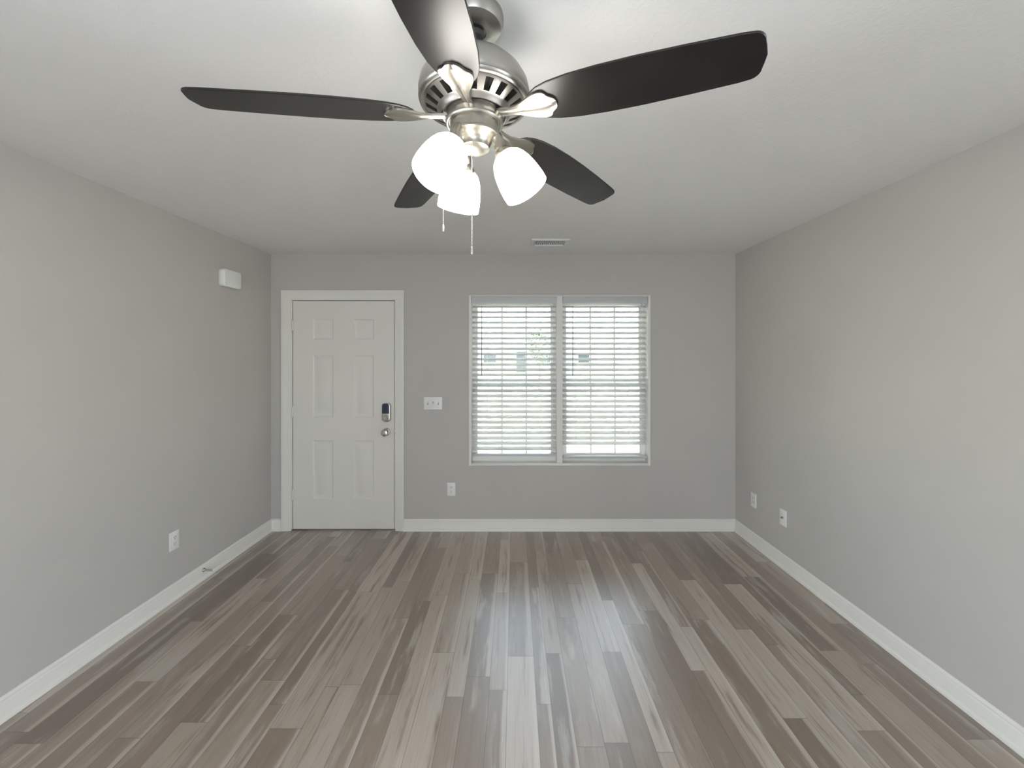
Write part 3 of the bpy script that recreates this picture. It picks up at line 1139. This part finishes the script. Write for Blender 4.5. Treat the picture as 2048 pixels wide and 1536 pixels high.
for k in range(5):
    ang = math.radians(-24.4 + 72 * k)
    fr = blade_frame(ang)
    # blade: outline extruded with eased edge
    mb = MB()
    ol = blade_outline()
    th_ = 0.0055
    mb.prism(ol, 2, -th_ / 2, th_ / 2, bevel=0.0012, seg=1)
    for v in mb.bm.verts:
        v.co = fr(v.co.x, v.co.y, v.co.z)
    bmesh.ops.recalc_face_normals(mb.bm, faces=mb.bm.faces)
    bl = mb.build('fan_blade', M['blade'], fan)
    # bracket below the blade: dished leaf with a raised centre rib, neck rising to the flywheel
    mb = MB()
    io = iron_outline()
    rows_t, rows_b = [], []
    for a, hw in io:
        rise = 0.006 * (1 - min(1, max(0, (a - 0.066) / 0.080))) ** 1.3
        und = 0.0 if a > 0.15 else 0.0
        line_t, line_b = [], []
        m_ = 8
        for j in range(m_ + 1):
            q = -1 + 2 * j / m_
            rib = 0.0035 * math.exp(-(q / 0.16) ** 2) * (1.0 if a > 0.10 else 0.5) + 0.0022 * math.exp(-((abs(q) - 0.92) / 0.12) ** 2)
            zt = -th_ / 2 - 0.0004
            zb = zt - 0.0035 - rib
            line_t.append(mb.bm.verts.new(fr(a, hw * q, zt + rise)))
            line_b.append(mb.bm.verts.new(fr(a, hw * q, zb + rise)))
        rows_t.append(line_t)
        rows_b.append(line_b)
    m_ = 8
    for rr in (rows_t, rows_b):
        for p_, q_ in zip(rr, rr[1:]):
            for j in range(m_):
                try:
                    mb.bm.faces.new((p_[j], p_[j + 1], q_[j + 1], q_[j]))
                except ValueError:
                    pass
    ring_t = [l[0] for l in rows_t] + rows_t[-1][1:] + [l[-1] for l in rows_t[::-1]][1:] + rows_t[0][::-1][1:-1]
    ring_b = [l[0] for l in rows_b] + rows_b[-1][1:] + [l[-1] for l in rows_b[::-1]][1:] + rows_b[0][::-1][1:-1]
    for i in range(len(ring_t)):
        j = (i + 1) % len(ring_t)
        try:
            mb.bm.faces.new((ring_t[i], ring_t[j], ring_b[j], ring_b[i]))
        except ValueError:
            pass
    bmesh.ops.remove_doubles(mb.bm, verts=mb.bm.verts, dist=1e-5)
    bmesh.ops.recalc_face_normals(mb.bm, faces=mb.bm.faces)
    mb.build('blade_bracket', M['nickel'], bl, smooth=50)

# light kit
SH_TILT = math.radians(31)
SH_L = 0.116
for k, az in enumerate((116, 234, 354)):
    a = math.radians(az)
    u = Vector((math.cos(a), math.sin(a), 0))
    ax = (u * math.sin(SH_TILT) - Vector((0, 0, 1)) * math.cos(SH_TILT)).normalized()
    neck = Vector((FX, FY, H + 0.532)) + u * 0.078
    start = Vector((FX, FY, H + 0.585)) + u * 0.040
    arm = MB()
    p1 = start + (u * 0.9 - Vector((0, 0, 0.35))) * 0.022
    p2 = neck - ax * 0.020
    arm.tube([start, start * 0.5 + p1 * 0.5 + Vector((0, 0, 0.002)), p1, p1 * 0.4 + p2 * 0.6 + u * 0.004, p2, neck - ax * 0.004], [0.016, 0.0145, 0.0140, 0.0140, 0.0150, 0.0160], 20)
    arm.lathe([(0.0, -0.012), (0.017, -0.012), (0.0215, -0.006), (0.0285, 0.002), (0.0295, 0.008), (0.0280, 0.012), (0.0, 0.012)], neck, ax, 32)
    la = arm.build('light_arm', M['nickel'], fan)
    sh = MB()
    outer = [(0.0250, 0.006), (0.0320, 0.009), (0.0400, 0.016), (0.0470, 0.028), (0.0525, 0.044), (0.0565, 0.063), (0.0592, 0.083), (0.0605, 0.100), (0.0602, SH_L)]
    inner = [(rr - 0.0035, hh + (0.003 if i < 3 else 0)) for i, (rr, hh) in enumerate(outer)][::-1]
    sh.lathe(outer + inner, neck, ax, 48, closed=True)
    sh.build('lamp_shade', M['shade'], la, smooth=60)


def chain(x, y, z1, z0, fob):
    mb = MB()
    z = z1
    while z > z0:
        mb.ball((x, y, z), 0.0014, 1)
        z -= 0.0042
    mb.tube([(x, y, z1), (x, y, z0)], 0.0005, 5)
    c_ = mb.build('pull_chain', M['bead'], fan)
    if fob:
        f_ = MB()
        f_.lathe([(0.0, 0.0), (0.0022, -0.002), (0.0032, -0.008), (0.0036, -0.016), (0.0028, -0.021), (0.0, -0.022)], (x, y, z0), n=14)
        f_.build('pull_fob', M['nickel_dark'], c_)
    return c_


chain(-0.1085, 1.058, H + 0.552, H + 0.280, True)
chain(-0.190, 1.105, H + 0.560, H + 0.352, True)
r = MB()
r.tube([(FX - 0.050, FY + 0.003, H + 0.575), (-0.186, 1.105, H + 0.568), (-0.190, 1.105, H + 0.558)], [0.004, 0.0028, 0.0020], 8)
r.build('chain_nipple', M['nickel_dark'], fan)

# ------------------------------------------------------------------ outdoors, seen through the blinds
GZ = -0.25
tag(MB().box(-60, 60, YB + 0.02, 26, GZ - 0.3, GZ).build('lawn', M['grass'], origin=(0, 0, GZ)), kind='structure')
tag(MB().box(-60, 60, 26, 34, GZ - 0.35, GZ - 0.06).build('street', M['asphalt'], origin=(0, 0, GZ)), kind='structure')
tag(MB().box(-90, 90, 34, 140, GZ - 0.3, GZ + 0.02).build('far_lawn', M['grass'], origin=(0, 0, GZ)), kind='structure')
tag(MB().box(-3.2, 2.6, YB + 0.03, 6.6, GZ - 0.2, GZ + 0.03).build('front_patio', M['concrete'], origin=(0, 0, GZ)), kind='structure')  # pale slab added to bounce sunlight up through the blinds
tag(MB().box(2.6, 5.4, YB + 0.05, 26, GZ - 0.2, GZ + 0.03).build('driveway', M['concrete'], origin=(0, 0, GZ)), kind='structure')
tag(MB().box(-80, 80, -60, YR - 0.3, GZ - 0.3, GZ).build('back_yard', M['grass'], origin=(0, 0, GZ)), kind='structure')

hy = 44.0
house = thing('neighbor_house', (1.0, hy, GZ), 'low grey house across the street, glimpsed through the blinds', 'house')
MB().box(-9, 11, hy, hy + 8, GZ, 2.35).build('wall', M['siding'], house)
MB().prism([(hy - 0.6, 2.3), (hy + 8.6, 2.3), (hy + 4, 4.1)], 0, -9.6, 11.6).build('roof', M['shingle'], house)
for xx in (-5.5, -2.6, 3.2, 7.4):
    f = MB().box(xx - 0.75, xx + 0.75, hy - 0.06, hy + 0.02, 0.75, 2.0).build('window', M['vinyl'], house)
    MB().box(xx - 0.66, xx + 0.66, hy - 0.08, hy - 0.05, 0.84, 1.91).build('pane', M['dark_glass'], f)
MB().box(0.2, 1.2, hy - 0.06, hy + 0.02, GZ + 0.1, 2.0).build('front_door', M['dark_glass'], house)

tx, ty = 1.32, 22.0
tree = thing('young_tree', (tx, ty, GZ), 'small leafy tree on the lawn, glimpsed through the left blind', 'tree')
mb = MB()
mb.tube([(tx, ty, GZ - 0.05), (tx + 0.03, ty, 0.8), (tx - 0.02, ty, 2.2)], [0.075, 0.06, 0.03], 10)
mb.build('trunk', M['bark'], tree)
mb = MB()
rnd = random.Random(3)
for i in range(420):
    th_, ph_ = rnd.uniform(0, 2 * PI), math.acos(rnd.uniform(-1, 1))
    rr = rnd.uniform(0.25, 1.0) ** 0.5
    p = Vector((tx + 0.62 * rr * math.sin(ph_) * math.cos(th_), ty + 0.62 * rr * math.sin(ph_) * math.sin(th_), 2.05 + 1.0 * rr * math.cos(ph_)))
    d1 = Vector((rnd.uniform(-1, 1), rnd.uniform(-1, 1), rnd.uniform(-1, 1))).normalized() * 0.10
    d2 = d1.orthogonal().normalized() * 0.05
    vs = [mb.bm.verts.new(p + q) for q in (-d1, d2, d1, -d2)]
    mb.bm.faces.new(vs)
mb.build('crown', M['leaf'], tree)
